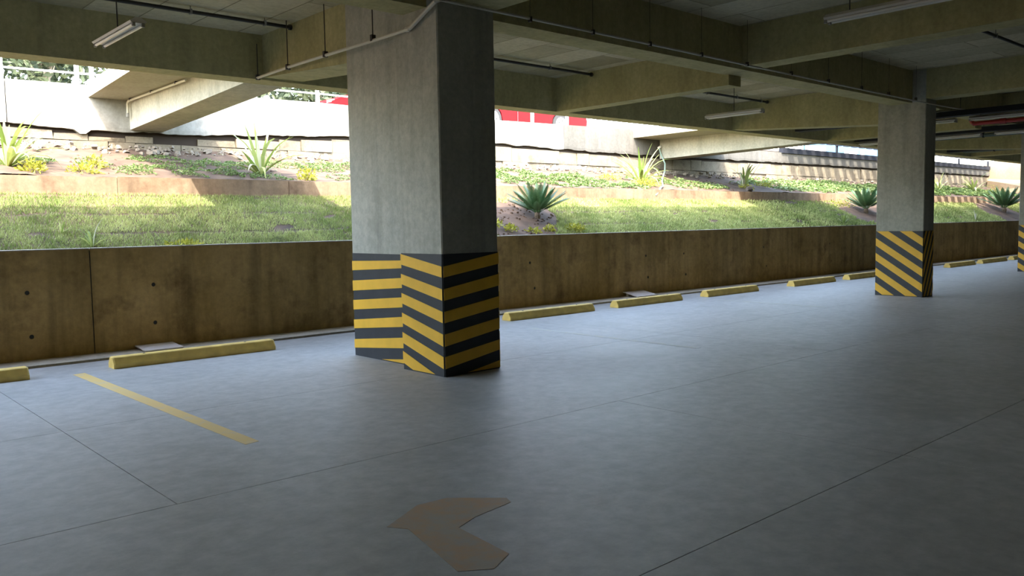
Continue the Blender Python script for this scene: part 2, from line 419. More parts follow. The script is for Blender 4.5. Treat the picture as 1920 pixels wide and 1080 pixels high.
c2 = root('striped_column', (16.3, 6.85, 0), 'second striped concrete column, further along the wall on the right', 'column')
off = (16.3, 6.85, 0)
MB().box((16.08, 6.43, 0), (16.54, 7.32, SZ2), .012).build('shaft', 'column_concrete', c2, off=off)
MB().box((16.077, 6.427, 0), (16.543, 7.323, 1.235), .012).build('black_band', 'black_paint', c2, off=off)
stripes(c2, off, (16.077, 7.315), (16.077, 6.435), (-1, 0), D_, top=1.233)
stripes(c2, off, (16.085, 6.427), (16.535, 6.427), (0, -1), E_, top=1.233)
stripes(c2, off, (16.543, 6.435), (16.543, 7.315), (1, 0), D_, top=1.233)
c3 = dup(c2, (25.15, 7.06, 0), 'third striped concrete column, a sliver at the right edge')
# shaft heads stop at the main beam; they share its concrete

# ------------------------------------------------------------------ wheel stops
def wheel_stop_mesh(L):
    w, t, h, c = .20, .115, .125, .03
    prof = [(-w/2, 0), (w/2, 0), (w/2, .045), (t/2, h-.01), (t/2-.015, h), (-t/2+.015, h), (-t/2, h-.01), (-w/2, .045)]
    n = len(prof); m = MB()
    vs = []
    for x, k in ((0, .94), (c*.5, 1), (L-c*.5, 1), (L, .94)):
        vs += [(x, y*k, z*(k if z > 0 else 1)) for y, z in prof]
    fs = [tuple(range(n)), tuple(range(4*n-1, 3*n-1, -1))]
    for s_ in range(3):
        for i in range(n): fs.append((s_*n+i, (s_+1)*n+i, (s_+1)*n+(i+1) % n, s_*n+(i+1) % n))
    return m.add(vs, fs)
stops = [(.06, 1.93, 'yellow concrete wheel stop cut by the left edge of the photo'),
         (2.80, 1.88, 'long yellow wheel stop left of the double column, with a pale board behind it'),
         (8.57, 1.93, 'yellow wheel stop just right of the double column'),
         (11.10, 1.86, 'yellow wheel stop with a pale board behind its middle, between the columns'),
         (13.78, 1.82, 'yellow wheel stop between the columns, second to the right of the double column with no board near it'),
         (17.05, 1.9, 'yellow wheel stop, third from the left of those left of the far column'),
         (19.65, 1.85, 'yellow wheel stop ending behind the left face of the second column'),
         (25.85, 2.0, 'first yellow wheel stop right of the second column'),
         (28.45, 2.2, 'second yellow wheel stop right of the second column'),
         (31.3, 2.2, 'last yellow wheel stop at the right edge')]
stops[4] = (13.78, 1.82, 'yellow wheel stop midway between the two columns, next right of the one with the board')
stops[5] = (17.05, 1.9, 'short-looking yellow wheel stop left of the second column, with clear floor on both sides')
wsm = None
for x, L, lb in stops:
    ws = root('wheel_stop', (x, 9.655, 0), lb, 'wheel stop', 'yellow wheel stops along the low wall')
    wheel_stop_mesh(L).build('stop_bar', 'stop_yellow', ws)
    for bx in (.35, L-.35):
        MB().tube([(bx, 0, .118), (bx, 0, .128)], .014, 8).build('anchor_bolt', 'rod_dark', ws)

# ------------------------------------------------------------------ floor markings (thin paint films)
def film(name, poly, mat, label, cat='floor marking', z=.0):
    ax, ay = poly[0]
    o = MB().prism(poly, z+.0004, z+.0016).build(name, mat, off=(ax, ay, 0), loc=(ax, ay, 0))
    return tag(o, label, cat)
film('parking_line', [(2.44, 5.50), (2.55, 5.52), (2.50, 9.54), (2.38, 9.52)], 'line_paint', 'yellow parking line on the floor at the left, below the wheel stops')
for k, (x, a, b, lb) in enumerate([(8.12, 5.8, 8.75, 'faint worn parking line right of the double column'),
                   (13.35, 6.9, 9.2, 'faint worn parking line in the middle distance before the board'),
                   (19.3, 7.2, 9.2, 'faint worn parking line left of the second column foot')]):
    film('parking_line', [(x, a), (x+.1, a), (x+.1, b), (x, b)], 'line_faded', lb)
film('floor_arrow', [(2.25, 3.46), (2.31, 3.36), (2.17, 2.79), (2.30, 2.70), (2.46, 2.78), (2.50, 3.20), (2.66, 3.26), (2.94, 3.30), (2.97, 3.37), (2.74, 3.60), (2.55, 3.62)][::-1], 'arrow_paint',
     'worn orange arrowhead painted on the dark floor at the bottom')

# ------------------------------------------------------------------ boards behind wheel stops
for (x, w, lb, ytop, zt) in ((3.42, .46, 'pale board lying against the wall behind the left wheel stop', 10.78, .07),
                         (12.68, .62, 'pale board lying against the wall behind the wheel stop between the columns', 10.78, .115)):
    b = root('board', (x, 10.45, 0), lb, 'board')
    a = MB()
    a.hexa([(x,10.43,.026),(x+w,10.43,.026),(x+w,ytop+.02,zt-.012),(x,ytop+.02,zt-.012),(x,10.43,.042),(x+w,10.43,.042),(x+w,ytop+.02,zt),(x,ytop+.02,zt)])
    a.build('panel', 'board_white', b, off=(x, 10.45, 0))
    MB().box((x+.05, ytop-.08, .022), (x+w-.05, ytop-.02, zt-.03)).build('batten', 'board_white', b, off=(x, 10.45, 0))

# ------------------------------------------------------------------ services under the ceiling
def black_pipe(xa, xb, y, z, label, rods, top):
    t = root('pipe', (xa, y, z), label, 'pipe'); o = (xa, y, z)
    MB().tube([(xa, y, z), (xb, y, z)], .022, 10).build('pipe_run', 'pipe_black', t, off=o, smooth=False)
    MB().tube([(xb-.035, y, z), (xb, y, z)], .034, 10).build('end_cap', 'pipe_black', t, off=o)
    for x in rods:
        MB().tube([(x, y, z-.024), (x, y, top)], .004, 6).build('hanger_rod', 'rod_dark', t, off=o)
        MB().box((x-.012, y-.027, z-.03), (x+.012, y+.027, z+.03)).build('clamp', 'cap_grey', t, off=o)
black_pipe(X0+.3, 5.10, 9.66, 3.965, 'black pipe under the slab at the top left, ending at the haunched beam', (-2, .5, 3.85, 4.75), SZ)
black_pipe(5.75, 10.59, 9.66, 3.965, 'black pipe under the slab just right of the double column', (6.7, 8.3, 9.6), SZ)
black_pipe(13.75, 16.05, 9.66, 3.965, 'short black pipe under the slab above the hanging lamp between the columns', (13.9, 14.9, 15.8), SZ)
black_pipe(12.6, 16.05, 4.35, 4.03, 'black pipe under the dark slab at the top right edge', (13.2, 15.0), SZ2)

def lamp(x, yc, z, top, label, cable_y=None, L=1.17, rz=0):
    t = root('lamp_batten', (x, yc, z), label, 'lamp', 'hanging tube lamps', rz=rz)
    h = L/2
    m = MB(); prof = [(-.022, .055), (.022, .055), (.075, .018), (.060, .0), (-.060, .0), (-.075, .018)]
    m.add([(px, -h, pz) for px, pz in prof]+[(px, h, pz) for px, pz in prof],
          [(5,4,3,2,1,0), (6,7,8,9,10,11)]+[(i, (i+1) % 6, 6+(i+1) % 6, 6+i) for i in range(6)])
    m.build('housing', 'white_metal', t)
    for s in (-1, 1):
        MB().tube([(s*.042, -h+.03, -.014), (s*.042, h-.03, -.014)], .014, 10).build('tube', 'tube_glass', t, smooth=False)
        for e in (-1, 1):
            MB().box((s*.042-.013, e*h-.02 if e > 0 else -h-.005, -.032), (s*.042+.013, h+.005 if e > 0 else -h+.02, .004)).build('tube_socket', 'cap_grey', t)
    for cyy in ((cable_y,) if cable_y is not None else (-h*.7, h*.7)):
        MB().tube([(0, cyy, .05), (0, cyy, top-z)], .006, 6).build('cable', 'rod_dark', t)
    return t
lamp(2.74, 8.68, 3.39, SZ, 'white twin tube lamp hanging at the top left', 0)
lamp(13.30, 8.68, 3.40, SZ, 'white twin tube lamp hanging between the two columns', 0)
lamp(7.82, 3.32, 3.40, SZ2, 'white twin tube lamp in the dark at the top right', None, 1.5)
bx = root('junction_box', (13.0, 8.3, SZ-.05), 'small grey cable box on the slab above the hanging lamp', 'box')
MB().box((-.06, -.06, 0), (.06, .06, .05), .01).build('box_body', 'cap_grey', bx)
MB().tube([(0, 0, -.004), (0, 0, 0)], .04, 10).build('box_cover', 'cap_grey', bx)

wp = root('conduit', (5.0, 6.9, 3.44), 'white conduit pipe along the haunched beam, round the double column and along the main beam', 'pipe'); o = (5.0, 6.9, 3.44)
MB().tube([(5.03, 10.5, 3.46), (5.01, 9.62, 3.465), (4.985, 8.66, 3.455), (4.955, 7.62, 3.44), (4.935, 6.93, 3.435)], .019, 8).build('beam_run', 'pvc_white', wp, off=o)
MB().tube([(4.937, 6.97, 3.435), (4.93, 6.90, 3.44), (4.90, 6.45, 3.60), (4.93, 6.42, 3.61)], .021, 8).build('elbow_run', 'pvc_white', wp, off=o)
MB().tube([(4.92, 6.42, 3.61), (5.85, 6.42, 3.61), (8.5, 6.42, 3.60), (12, 6.42, 3.58), (15.2, 6.42, 3.57), (16.5, 6.38, 3.56), (17.8, 6.40, 3.58)], .014, 8).build('main_run', 'pvc_white', wp, off=o)
for y in (6.955,):
    MB().tube([(4.936, y-.03, 3.433), (4.936, y+.03, 3.437)], .026, 8).build('coupling', 'pvc_white', wp, off=o)
for y in (10.50, 9.62, 8.66, 7.62):
    q_ = 4.94+.028*(y-7)
    MB().tube([(q_, y, 3.47), (q_, y, SZ if y < 10.4 else 3.9)], .006, 6).build('hanger_rod', 'rod_dark', wp, off=o)
    MB().box((q_-.025, y-.018, 3.435), (q_+.025, y+.018, 3.50)).build('clamp', 'rod_dark', wp, off=o)
for x in (6.1, 7.06, 8.06, 9.1, 10.15, 11.3, 12.4, 13.5, 14.5, 15.6):
    MB().tube([(x, 6.42, 3.60), (x, 6.42, SZ2)], .0025, 6).build('hanger_rod', 'rod_dark', wp, off=o)
    MB().box((x-.012, 6.40, 3.575), (x+.012, 6.44, 3.63)).build('clamp', 'rod_dark', wp, off=o)

def cable_tray(x, y0, y1, z, label):
    t = root('cable_tray', (x, y0, z), label, 'cable tray'); o = (x, y0, z)
    MB().box((x-.14, y0, z), (x+.14, y1, z+.02)).build('tray_floor', 'steel_dark', t, off=o)
    for s in (-1, 1): MB().box((x+s*.14-.008, y0, z), (x+s*.14+.008, y1, z+.10)).build('tray_side', 'steel_dark', t, off=o)
    k = y0+.4
    while k < y1:
        MB().tube([(x-.13, k, z+.05), (x-.13, k, SZ)], .006, 6).build('hanger_rod', 'rod_dark', t, off=o); k += 1.6
    for q in range(3):
        MB().tube([(x-.07+.06*q, y0, z+.035), (x-.07+.06*q, y1, z+.035)], .014, 6).build('cable', 'pipe_black', t, off=o)
cable_tray(17.75, -2, 9.9, 3.46, 'dark cable tray hung just beyond the second striped column')
cable_tray(21.45, -2, 10.3, 3.45, 'dark cable tray hung further off, below the first tray')
cable_tray(27.5, -2, 10.3, 3.45, 'dark cable tray hung furthest off beyond the columns')
def row_lamp(x, y0, y1, z, label):
    lamp(x, (y0+y1)/2, z, 3.5, label, None, y1-y0)
row_lamp(17.7, 5.0, 6.25, 3.37, 'white tube lamp under the near cable tray, right half')
row_lamp(17.7, 6.5, 8.0, 3.37, 'white tube lamp under the near cable tray, beside the second column')
row_lamp(21.4, 5.2, 7.0, 3.375, 'white tube lamp under the lower cable tray, right half')
row_lamp(21.4, 7.3, 9.2, 3.375, 'white tube lamp under the lower cable tray, beside the second column')
row_lamp(21.4, 9.45, 10.2, 3.375, 'white tube lamp under the lower cable tray, left of the second column')
rp = root('fire_pipe', (19.9, 2, 3.5), 'red fire pipe in the dark right of the second column', 'pipe'); o = (19.9, 2, 3.5)
MB().tube([(19.87, 2, 3.5), (19.87, 6.95, 3.5)], .045, 10).build('pipe_run', 'pipe_red', rp, off=o)
MB().tube([(19.87, 6.3, 3.5), (19.87, 6.42, 3.5)], .06, 10).build('coupling', 'pipe_red', rp, off=o)
MB().tube([(19.87, 6.95, 3.5), (19.87, 7.0, 3.6), (19.87, 7.0, 3.62)], .045, 10).build('pipe_bend', 'pipe_red', rp, off=o)
MB().tube([(19.87, 5.0, 3.5), (19.87, 5.0, SZ2)], .006, 6).build('hanger_rod', 'rod_dark', rp, off=o)
for k, (x, y0, y1, z, r) in enumerate([(22.6, 3, 10.4, 3.62, .07), (23.6, 3, 10.4, 3.56, .05), (29.0, 3, 10.4, 3.6, .09)]):
    d = root('duct', (x, y0, z), ['thick green-grey duct beyond the second column', 'thin green-grey duct beyond the second column, beside the thick one', 'round duct far back under the slab'][k], 'duct'); o = (x, y0, z)
    MB().tube([(x, y0, z), (x, y1, z)], r, 12).build('duct_run', 'duct_green', d, off=o)
    for y in np.arange(y0+.5, y1, 1.5):
        MB().tube([(x, y-.02, z), (x, y+.02, z)], r+.012, 12).build('collar', 'steel_dark', d, off=o)
        MB().tube([(x, y, z+r), (x, y, SZ)], .005, 6).build('hanger_rod', 'rod_dark', d, off=o)

# ------------------------------------------------------------------ street retaining wall
CR = [(-14, 3.3), (3, 3.31), (4.2, 3.24), (4.35, 3.14), (4.48, 3.25), (6.2, 3.26), (7.6, 3.33), (9.5, 3.43), (14, 3.50), (16, 3.46), (19, 3.44), (30, 3.52), (47.8, 3.55)]
def wtop(x): return interp(x, [(3, 4.0), (9, 4.09), (14, 4.07), (19.1, 4.16), (19.2, 3.98), (21, 3.95), (24, 3.86), (50, 3.86)])
sw = root('street_wall', (3, YS, 3), 'white plastered retaining wall of the street above the planted bank', 'wall')
wj = [-14, -8, -2, 3.2, 9.3, 16.25, 19.15, 24, 30, 36, 42, 47.8]
for a, b in zip(wj, wj[1:]):
    n = max(6, int((b-a)/.09)); fr, vs, fs = [], [], []
    for i in range(n+1):
        x = lerp(a+.008, b-.008, i/n)
        zc = interp(x, CR)+.035*mn.noise(Vector((x*2.1, 0, 0)))+.022*mn.noise(Vector((x*7, 3, 0)))
        vs += [(x, YS, wtop(x)), (x, YS-.008, zc+.07), (x, YS, zc), (x, YS+.25, zc), (x, YS+.25, wtop(x))]
    for i in range(n):
        for k in range(5): fs.append((i*5+k, i*5+(k+1) % 5, (i+1)*5+(k+1) % 5, (i+1)*5+k))
    fs += [(4, 3, 2, 1, 0), tuple(n*5+k for k in range(5))]
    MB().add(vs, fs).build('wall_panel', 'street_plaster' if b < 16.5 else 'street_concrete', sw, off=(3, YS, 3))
MB().box((X0, YS+.10, 2.2), (48.0, YS+.24, 3.9)).build('wall_core', 'hole_dark', sw, off=(3, YS, 3))
k = X0
rr = random.Random(3)
while k < 47.5:
    L = rr.uniform(.45, .95); 
    for row, (za, zb) in enumerate(((2.80, 3.06), (3.07, 3.30))):
        sh = .3*row; zt = zb if row == 0 else interp(k+L/2, CR)-.075
        if row == 1 and 5.2 < k+L/2 < 5.8: continue
        dy = rr.uniform(-.015, .03)
        a, b = k+sh+.008, k+sh+L-.008
        m = MB(); j = lambda: rr.uniform(-.012, .012)
        m.hexa([(a+j(),YS+.04+dy+j(),za),(b+j(),YS+.04+dy+j(),za),(b,YS+.13,za),(a,YS+.13,za),(a+j(),YS+.045+dy+j(),zt+j()),(b+j(),YS+.045+dy+j(),zt+j()),(b,YS+.13,zt),(a,YS+.13,zt)])
        m.build('footing_block', 'footing_concrete', sw, off=(3, YS, 3))
    k += L
# rubble along the foot of the wall
rub = MB()
for i in range(950):
    x = rr.uniform(1.5, 24) if i < 750 else rr.uniform(24, 44)
    y = YS-.06-abs(rr.gauss(0, .26)); s = rr.choice((.012,.016,.02,.025,.035,.045))*rr.uniform(.8,1.2)
    z = 2.28+.24*(y-13.05)+.012+max(0, (y-15.5))*.2
    R = Matrix.Rotation(rr.uniform(0, 6), 3, 'Z') @ Matrix.Rotation(rr.uniform(-.5, .5), 3, 'X')
    pts = [R @ Vector((dx*s*rr.uniform(.7, 1.4), dy*s*rr.uniform(.7, 1.2), dz*s*rr.uniform(.4, .8)))+Vector((x, y, z)) for dx, dy, dz in
           [(-1,-1,-1),(1,-1,-1),(1,1,-1),(-1,1,-1),(-.7,-.7,1),(.7,-.7,1),(.7,.7,1),(-.7,.7,1)]]
    rub.hexa(pts)
tag(rub.build('rubble', 'rubble'), 'pale broken rubble strewn along the foot of the street wall', 'rubble', kind='stuff')

# street and wing wall
tag(MB().box((X0-20, YS+.2, 3.55), (90, 60, 3.97)).build('road', 'asphalt'), kind='structure')
ww = root('wing_wall', (47.8, 13, 2), 'sunlit cream wing wall closing the bank at the far right', 'wall'); o = (47.8, 13, 2)
MB().box((47.8, 10.9, .9), (48.1, YS+.3, 4.3)).build('wall_body', 'wing_wall', ww, off=o)
MB().hexa([(46.4,12.2,1.6),(47.8,12.2,1.6),(47.8,YS,1.6),(47.2,YS,1.6),(47.2,12.6,2.6),(47.8,12.6,3.1),(47.8,YS,3.4),(47.5,YS,3.3)]).build('buttress', 'wing_wall', ww, off=o)

# ------------------------------------------------------------------ bridge beams and slabs to the street
def bridge(x0, x1, zi, zo, poly, zs, label, lab2):
    o = MB().hexa([(x0,EY1,zi),(x1,EY1,zi),(x1,YS,zo),(x0,YS,zo),(x0,EY1,zs+.1),(x1,EY1,zs+.1),(x1,YS,zs+.1),(x0,YS,zs+.1)]).build('bridge_beam', 'bridge_concrete', off=(x0, EY1, 3), loc=(x0, EY1, 3))
    tag(o, label, 'beam')
    o = MB().prism(poly, zs, zs+.24).build('bridge_slab', 'slab_bridge', off=(x0, EY1, zs), loc=(x0, EY1, zs))
    tag(o, lab2, 'slab')
mat_concrete('slab_bridge', (.30, .285, .205), (.37, .355, .26), stain=(.22, .20, .14), rough=.85, scale=1.2)
mat_concrete('bridge_concrete', (.40, .385, .31), (.50, .485, .40), stain=(.28, .26, .2), rough=.85, scale=1.2, streak=.1)
bridge(5.13, 5.72, 3.50, 3.29, [(4.05, EY1+.002), (6.05, EY1+.002), (6.25, YS-.002), (4.46, YS-.002)], 3.81,
       'concrete bridge beam sloping out from the edge beam to the white street wall at the left', 'wedge of concrete slab over the left bridge beam')
bridge(20.36, 21.0, 3.46, 3.36, [(18.9, EY1+.002), (23.2, EY1+.002), (23.4, YS-.002), (19.13, YS-.002)], 3.92,
       'concrete bridge beam reaching the street wall between the columns, hose hanging at its end', 'concrete slab over the bridge beam between the columns')
dp = root('drain_pipe', (5.05, 13.5, 3.75), 'white drain pipe under the left bridge slab, turned down at its outer end', 'pipe'); o = (5.05, 13.5, 3.75)
MB().tube([(5.06, 13.0, 3.775), (5.06, 14.6, 3.775), (5.06, 15.66, 3.775), (5.06, 15.72, 3.74), (5.06, 15.73, 3.56)], .019, 8).build('pipe_run', 'pvc_white', dp, off=o)
MB().tube([(5.06, 15.73, 3.50), (5.06, 15.73, 3.57)], .03, 8).build('socket', 'cap_grey', dp, off=o)
for y in (13.4, 14.5, 15.55): MB().box((5.04, y-.02, 3.77), (5.10, y+.02, 3.81)).build('clip', 'rod_dark', dp, off=o)
ho = root('hose', (20.28, 15.6, 3.3), 'thin green and white hose hanging from the far bridge beam down over the kerb', 'hose'); o = (20.28, 15.6, 3.3)
MB().tube([(20.25, 15.8, 3.7), (20.27, 15.75, 3.5), (20.28, 15.6, 3.2), (20.0, 15.4, 2.95), (19.0, 14.7, 2.72), (18.0, 13.95, 2.55), (17.2, 13.3, 2.38), (16.7, 12.98, 2.33), (16.5, 12.86, 2.25), (16.3, 12.83, 2.12)], .022, 8).build('hose_run', 'hose', ho, off=o)
MB().tube([(20.25, 15.83, 3.68), (20.25, 15.74, 3.72)], .035, 8).build('hose_collar', 'rail_white', ho, off=o)

# pergola of dark slats over the bank further right
pg = root('pergola', (25, EY1, 3.9), 'dark steel slat pergola over the bank at the far right', 'pergola'); o = (25, EY1, 3.9)
MB().box((27.3, YS-.06, 3.84), (47.7, YS+.10, 4.03)).build('ledger', 'steel_dark', pg, off=o)
MB().box((27.3, 13.2, 4.36), (47.7, 13.28, 4.48)).build('purlin', 'steel_dark', pg, off=o)
x = 27.4
while x < 47:
    MB().box((x, EY1+.02, 4.30), (x+.36, YS+.08, 4.36)).build('slat', 'steel_dark', pg, off=o); x += .66

for x in (27.35, 31.4, 35.5, 39.6, 43.7, 47.6):
    MB().box((x, YS-.0, 4.03), (x+.07, YS+.07, 4.30)).build('post', 'steel_dark', pg, off=o)

# ------------------------------------------------------------------ railing, cars, trees, sign beyond the wall
rl = root('street_railing', (3, YS+.1, 4.0), 'white post and rail fence on top of the street wall', 'railing'); o = (3, YS+.1, 4.0)
px_ = [-3.6, -2.4, -1.2, 0, 1.0, 2.1, 3.17, 4.32, 4.56, 5.7, 6.6, 7.58, 8.97, 10.2, 11.4, 12.6, 13.8, 15.19, 16.48, 17.7, 18.8]
for x in px_:
    MB().box((x-.03, YS+.07, wtop(x)), (x+.03, YS+.13, wtop(x)+1.0)).build('post', 'rail_white', rl, off=o)
for dz in (.20, .52, .86):
    MB().tube([(x, YS+.1, wtop(x)+dz) for x in ((-3.6, 3, 9, 12.6) if dz == .20 else (-3.6, 3, 9, 14, 18.8))], .018, 6).build('rail', 'rail_white', rl, off=o)

def car(loc, label):
    t = root('car', loc, label, 'car')
    body = [(-2.05, .32), (-2.08, .62), (-1.98, .92), (-1.62, 1.02), (-1.2, 1.42), (-.3, 1.50), (.35, 1.44), (1.0, 1.03), (1.9, .92), (2.32, .74), (2.42, .48), (2.32, .24), (1.66, .22)]
    body += [(1.30+.36*math.cos(a), .32+.36*math.sin(a)) for a in np.linspace(0, math.pi, 7)]
    body += [(.85, .2), (-.85, .2)]
    body += [(-1.28+.36*math.cos(a), .32+.36*math.sin(a)) for a in np.linspace(0, math.pi, 7)]
    body += [(-1.9, .24)]
    n = len(body); vs = []
    for y, k in ((-.84, 0), (-.78, 1), (.78, 1), (.84, 0)):
        for x, z in body:
            zz = z if (z < .95 or not k) else z
            yy = y*(1-.16*max(0, (z-.95))/.5) if z > .95 else y
            if k: yy = y*(1 if z > .95 else 1.0)
            vs.append((x*(1 if k else .985), yy, zz))
    def ring(a, b): return [(a*n+i, a*n+(i+1) % n, b*n+(i+1) % n, b*n+i) for i in range(n)]
    vs = []
    for y, sc in ((-.80, 1), (.80, 1)):
        for x, z in body: vs.append((x, y*(1-.22*max(0, z-.95)), z))
    fs = [(i, (i+1) % n, n+(i+1) % n, n+i) for i in range(n)]+[tuple(range(n-1, -1, -1)), tuple(range(n, 2*n))]
    MB().add(vs, fs).build('body', 'car_red', t)
    for s in (-1, 1):
        f = lambda x, z: (x, s*(.803*(1-.22*max(0, z-.95))), z)
        g1 = [f(-1.5, 1.04), f(-1.14, 1.36), f(-.42, 1.42), f(-.42, 1.02)]
        g2 = [f(-.34, 1.02), f(-.34, 1.43), f(.28, 1.38), f(.86, 1.04)]
        for gq in (g1, g2):
            MB().add(gq+[(x, y+s*.006, z) for x, y, z in gq], [(0,1,2,3),(7,6,5,4),(0,4,5,1),(1,5,6,2),(2,6,7,3),(3,7,4,0)]).build('side_window', 'car_glass', t)
        for wx in (-1.28, 1.30):
            w = MB().tube([(wx, s*.62, .32), (wx, s*.81, .32)], .315, 20).build('wheel', 'rubber', t)
            MB().tube([(wx, s*.80, .32), (wx, s*.822, .32)], .215, 16).build('rim', 'alloy', w)
            for a in range(5):
                ang = a*2*math.pi/5
                MB().tube([(wx+.12*math.cos(ang), s*.815, .32+.12*math.sin(ang)), (wx+.12*math.cos(ang), s*.826, .32+.12*math.sin(ang))], .028, 6).build('rim_hole', 'rubber', w)
        MB().box((-.38, s*.805-.004, .30), (-.365, s*.805+.004, 1.0)).build('door_gap', 'car_trim', t)
        MB().box((2.1, s*.66-.12, .66), (2.33, s*.66+.12, .78)).build('headlamp', 'alloy', t)
        MB().box((.78, s*.86-.07, 1.0), (.92, s*.86+.07, 1.12)).build('mirror', 'car_red', t)
    MB().box((2.2, -.78, .22), (2.46, .78, .42), .02).build('bumper', 'car_trim', t)
    MB().add([(1.0, -.66, 1.045), (.37, -.62, 1.425), (.37, .62, 1.425), (1.0, .66, 1.045), (1.02, -.66, 1.06), (.39, -.62, 1.44), (.39, .62, 1.44), (1.02, .66, 1.06)],
             [(0,1,2,3),(7,6,5,4),(0,4,5,1),(1,5,6,2),(2,6,7,3),(3,7,4,0)]).build('windscreen', 'car_glass', t)
    return t
cr = car((16.05, 17.85, 3.97), 'red car parked nose to the right beyond the railing, seen right of the double column')
dup(cr, (13.5, 19.95, 3.97), 'second red car beyond the railing, its sloping nose showing left of the double column', rz=math.pi)

def leaves(center, rad, n, size, seed, flat=1.0):
    r = np.random.default_rng(seed)
    d = r.normal(size=(n, 3)); d /= np.linalg.norm(d, axis=1)[:, None]
    rr_ = r.uniform(.45, 1.0, n)**.6
    # lumpy crown
    lump = 1+.22*np.sin(d[:, 0]*5+seed)*np.cos(d[:, 1]*4+seed*2)+.15*np.sin(d[:, 2]*7+seed)
    p = np.array(center)+d*(rr_*lump)[:, None]*np.array(rad)
    a = r.normal(size=(n, 3)); a /= np.linalg.norm(a, axis=1)[:, None]
    b = np.cross(a, r.normal(size=(n, 3))); b /= np.linalg.norm(b, axis=1)[:, None]
    s = size*r.uniform(.6, 1.4, n)[:, None]
    v = np.stack([p-a*s, p+b*s*.45, p+a*s, p-b*s*.45], 1).reshape(-1, 3)
    f = np.arange(n*4).reshape(-1, 4)
    return v, f, np.repeat(r.uniform(0, 1, n), 4)
def tree(x, y, h, rad, seed, label, n=5000):
    t = root('tree', (x, y, 3.97), label, 'tree', 'trees across the street')
    rs = random.Random(seed)
    MB().tube([(0, 0, 0), (.08, .05, h*.35), (.0, .1, h*.7)], [.22, .15, .07], 10).build('trunk', 'trunk_pale', t)
    for k in range(5):
        a = k*1.3+seed; z0 = h*rs.uniform(.18, .5)
        MB().tube([(.05, .03, z0), (rad*.3*math.cos(a), rad*.3*math.sin(a), z0+.7), (rad*.7*math.cos(a), rad*.7*math.sin(a), z0+1.3)], [.08, .05, .02], 6).build('branch', 'trunk_pale', t)
    v, f, tt = leaves((0, 0, h*.6), (rad, rad, h*.52), n, .11, seed)
    o = np_mesh('foliage', v, f, tt, 'tree_leaf', t); o['kind'] = 'stuff'
trees = [(1.8, 23.5), (5.6, 23.5), (9.4, 23.5), (13.2, 23.5), (17.0, 23.5)]
tl = ['dark tree behind the railing at the far left', 'tree behind the white railing posts, left of the bridge slab', 'tree behind the left bridge slab',
      'tree above the street wall just left of the double column', 'tree behind the red car']
for k, (x, y) in enumerate(trees): tree(x, y, 5.5, 1.35, k+3, tl[k])
hd = root('hedge', (0, 28, 3.97), 'dark hedge closing the view across the street', 'hedge')
v, f, tt = leaves((6, 0, 1.6), (20, 1.0, 2.6), 30000, .14, 55); o = np_mesh('foliage', v, f, tt, 'tree_leaf', hd); o['kind'] = 'stuff'
MB().tube([(-8, 0, .0), (-8, 0, 1.5)], .06, 6).build('stem', 'bark', hd)

sg = root('hoarding', (41, 20, 3.97), 'blue and white hoarding above the street wall, left of the second column', 'hoarding'); o = (41, 20, 3.97)
MB().box((36.5, 20, 4.45), (45.5, 20.08, 6.4)).build('blue_panel', 'sign_blue', sg, off=o)
for a, b, z in ((36.5, 38.4, 4.6), (40.3, 41.6, 4.5), (42, 42.4, 4.62)): MB().box((a, 19.97, z), (b, 20, z+.3)).build('white_patch', 'sign_white', sg, off=o)
for x in (37, 41, 45): MB().box((x, 20.02, 3.97), (x+.1, 20.12, 4.45)).build('post', 'rail_white', sg, off=o)

# ------------------------------------------------------------------ planted bank
def nz(x, y, s, z=0.0): return mn.noise(Vector((x*s, y*s, z)))
def gz(x, y):
    if y < 12.88: return 1.255+.42*(y-11.0)+.018*nz(x, y, 1.7)+.010*nz(x, y, 6)
    return 2.27+.235*(y-13.05)+.05*nz(x, y, 1.3, 4)+.02*nz(x, y, 5, 4)
SOILX = [(10.85, 11.75, 1.0), (25.9, 12.1, 1.5), (37.3, 11.9, 1.8)]
def in_soil(x, y):
    for cx_, cy_, r in SOILX:
        q = math.hypot((x-cx_-.75*(y-cy_))/r, (y-cy_)/(.95*min(r, 1.2)))
        if q < 1+.25*nz(x, y, 3): return True
    return False
def grid(name, xa, xb, dx, ya, yb, dy, mat, zf=gz):
    nx, ny = int((xb-xa)/dx)+1, int((yb-ya)/dy)+1
    X = np.linspace(xa, xb, nx); Y = np.linspace(ya, yb, ny)
    v = np.array([(x, y, zf(x, y)) for y in Y for x in X])
    i = np.arange((nx-1)*(ny-1)); r, c = i//(nx-1), i % (nx-1); a = r*nx+c
    return np_mesh(name, v, np.stack([a, a+1, a+nx+1, a+nx], 1), np.full(len(v), .5), mat)
tag(grid('ground_lower', X0, 48, .16, 11.02, 12.83, .12, 'soil'), kind='structure')
tag(grid('ground_upper', X0, 48, .14, 13.04, 15.97, .12, 'soil'), kind='structure')
cb = root('kerb', (0, 12.8, 2), 'low concrete kerb between the lawn and the upper planting bed', 'kerb'); o = (0, 12.8, 2)
k = X0
while k < 46.3:
    L = rr.uniform(2.2, 3.2); e = min(k+L, 46.35)
    MB().box((k+.004, 12.82+rr.uniform(-.006, .006), 1.7), (e-.004, 13.05, 2.262+rr.uniform(-.008, .008))).build('kerb_length', 'curb_concrete', cb, off=o); k = e

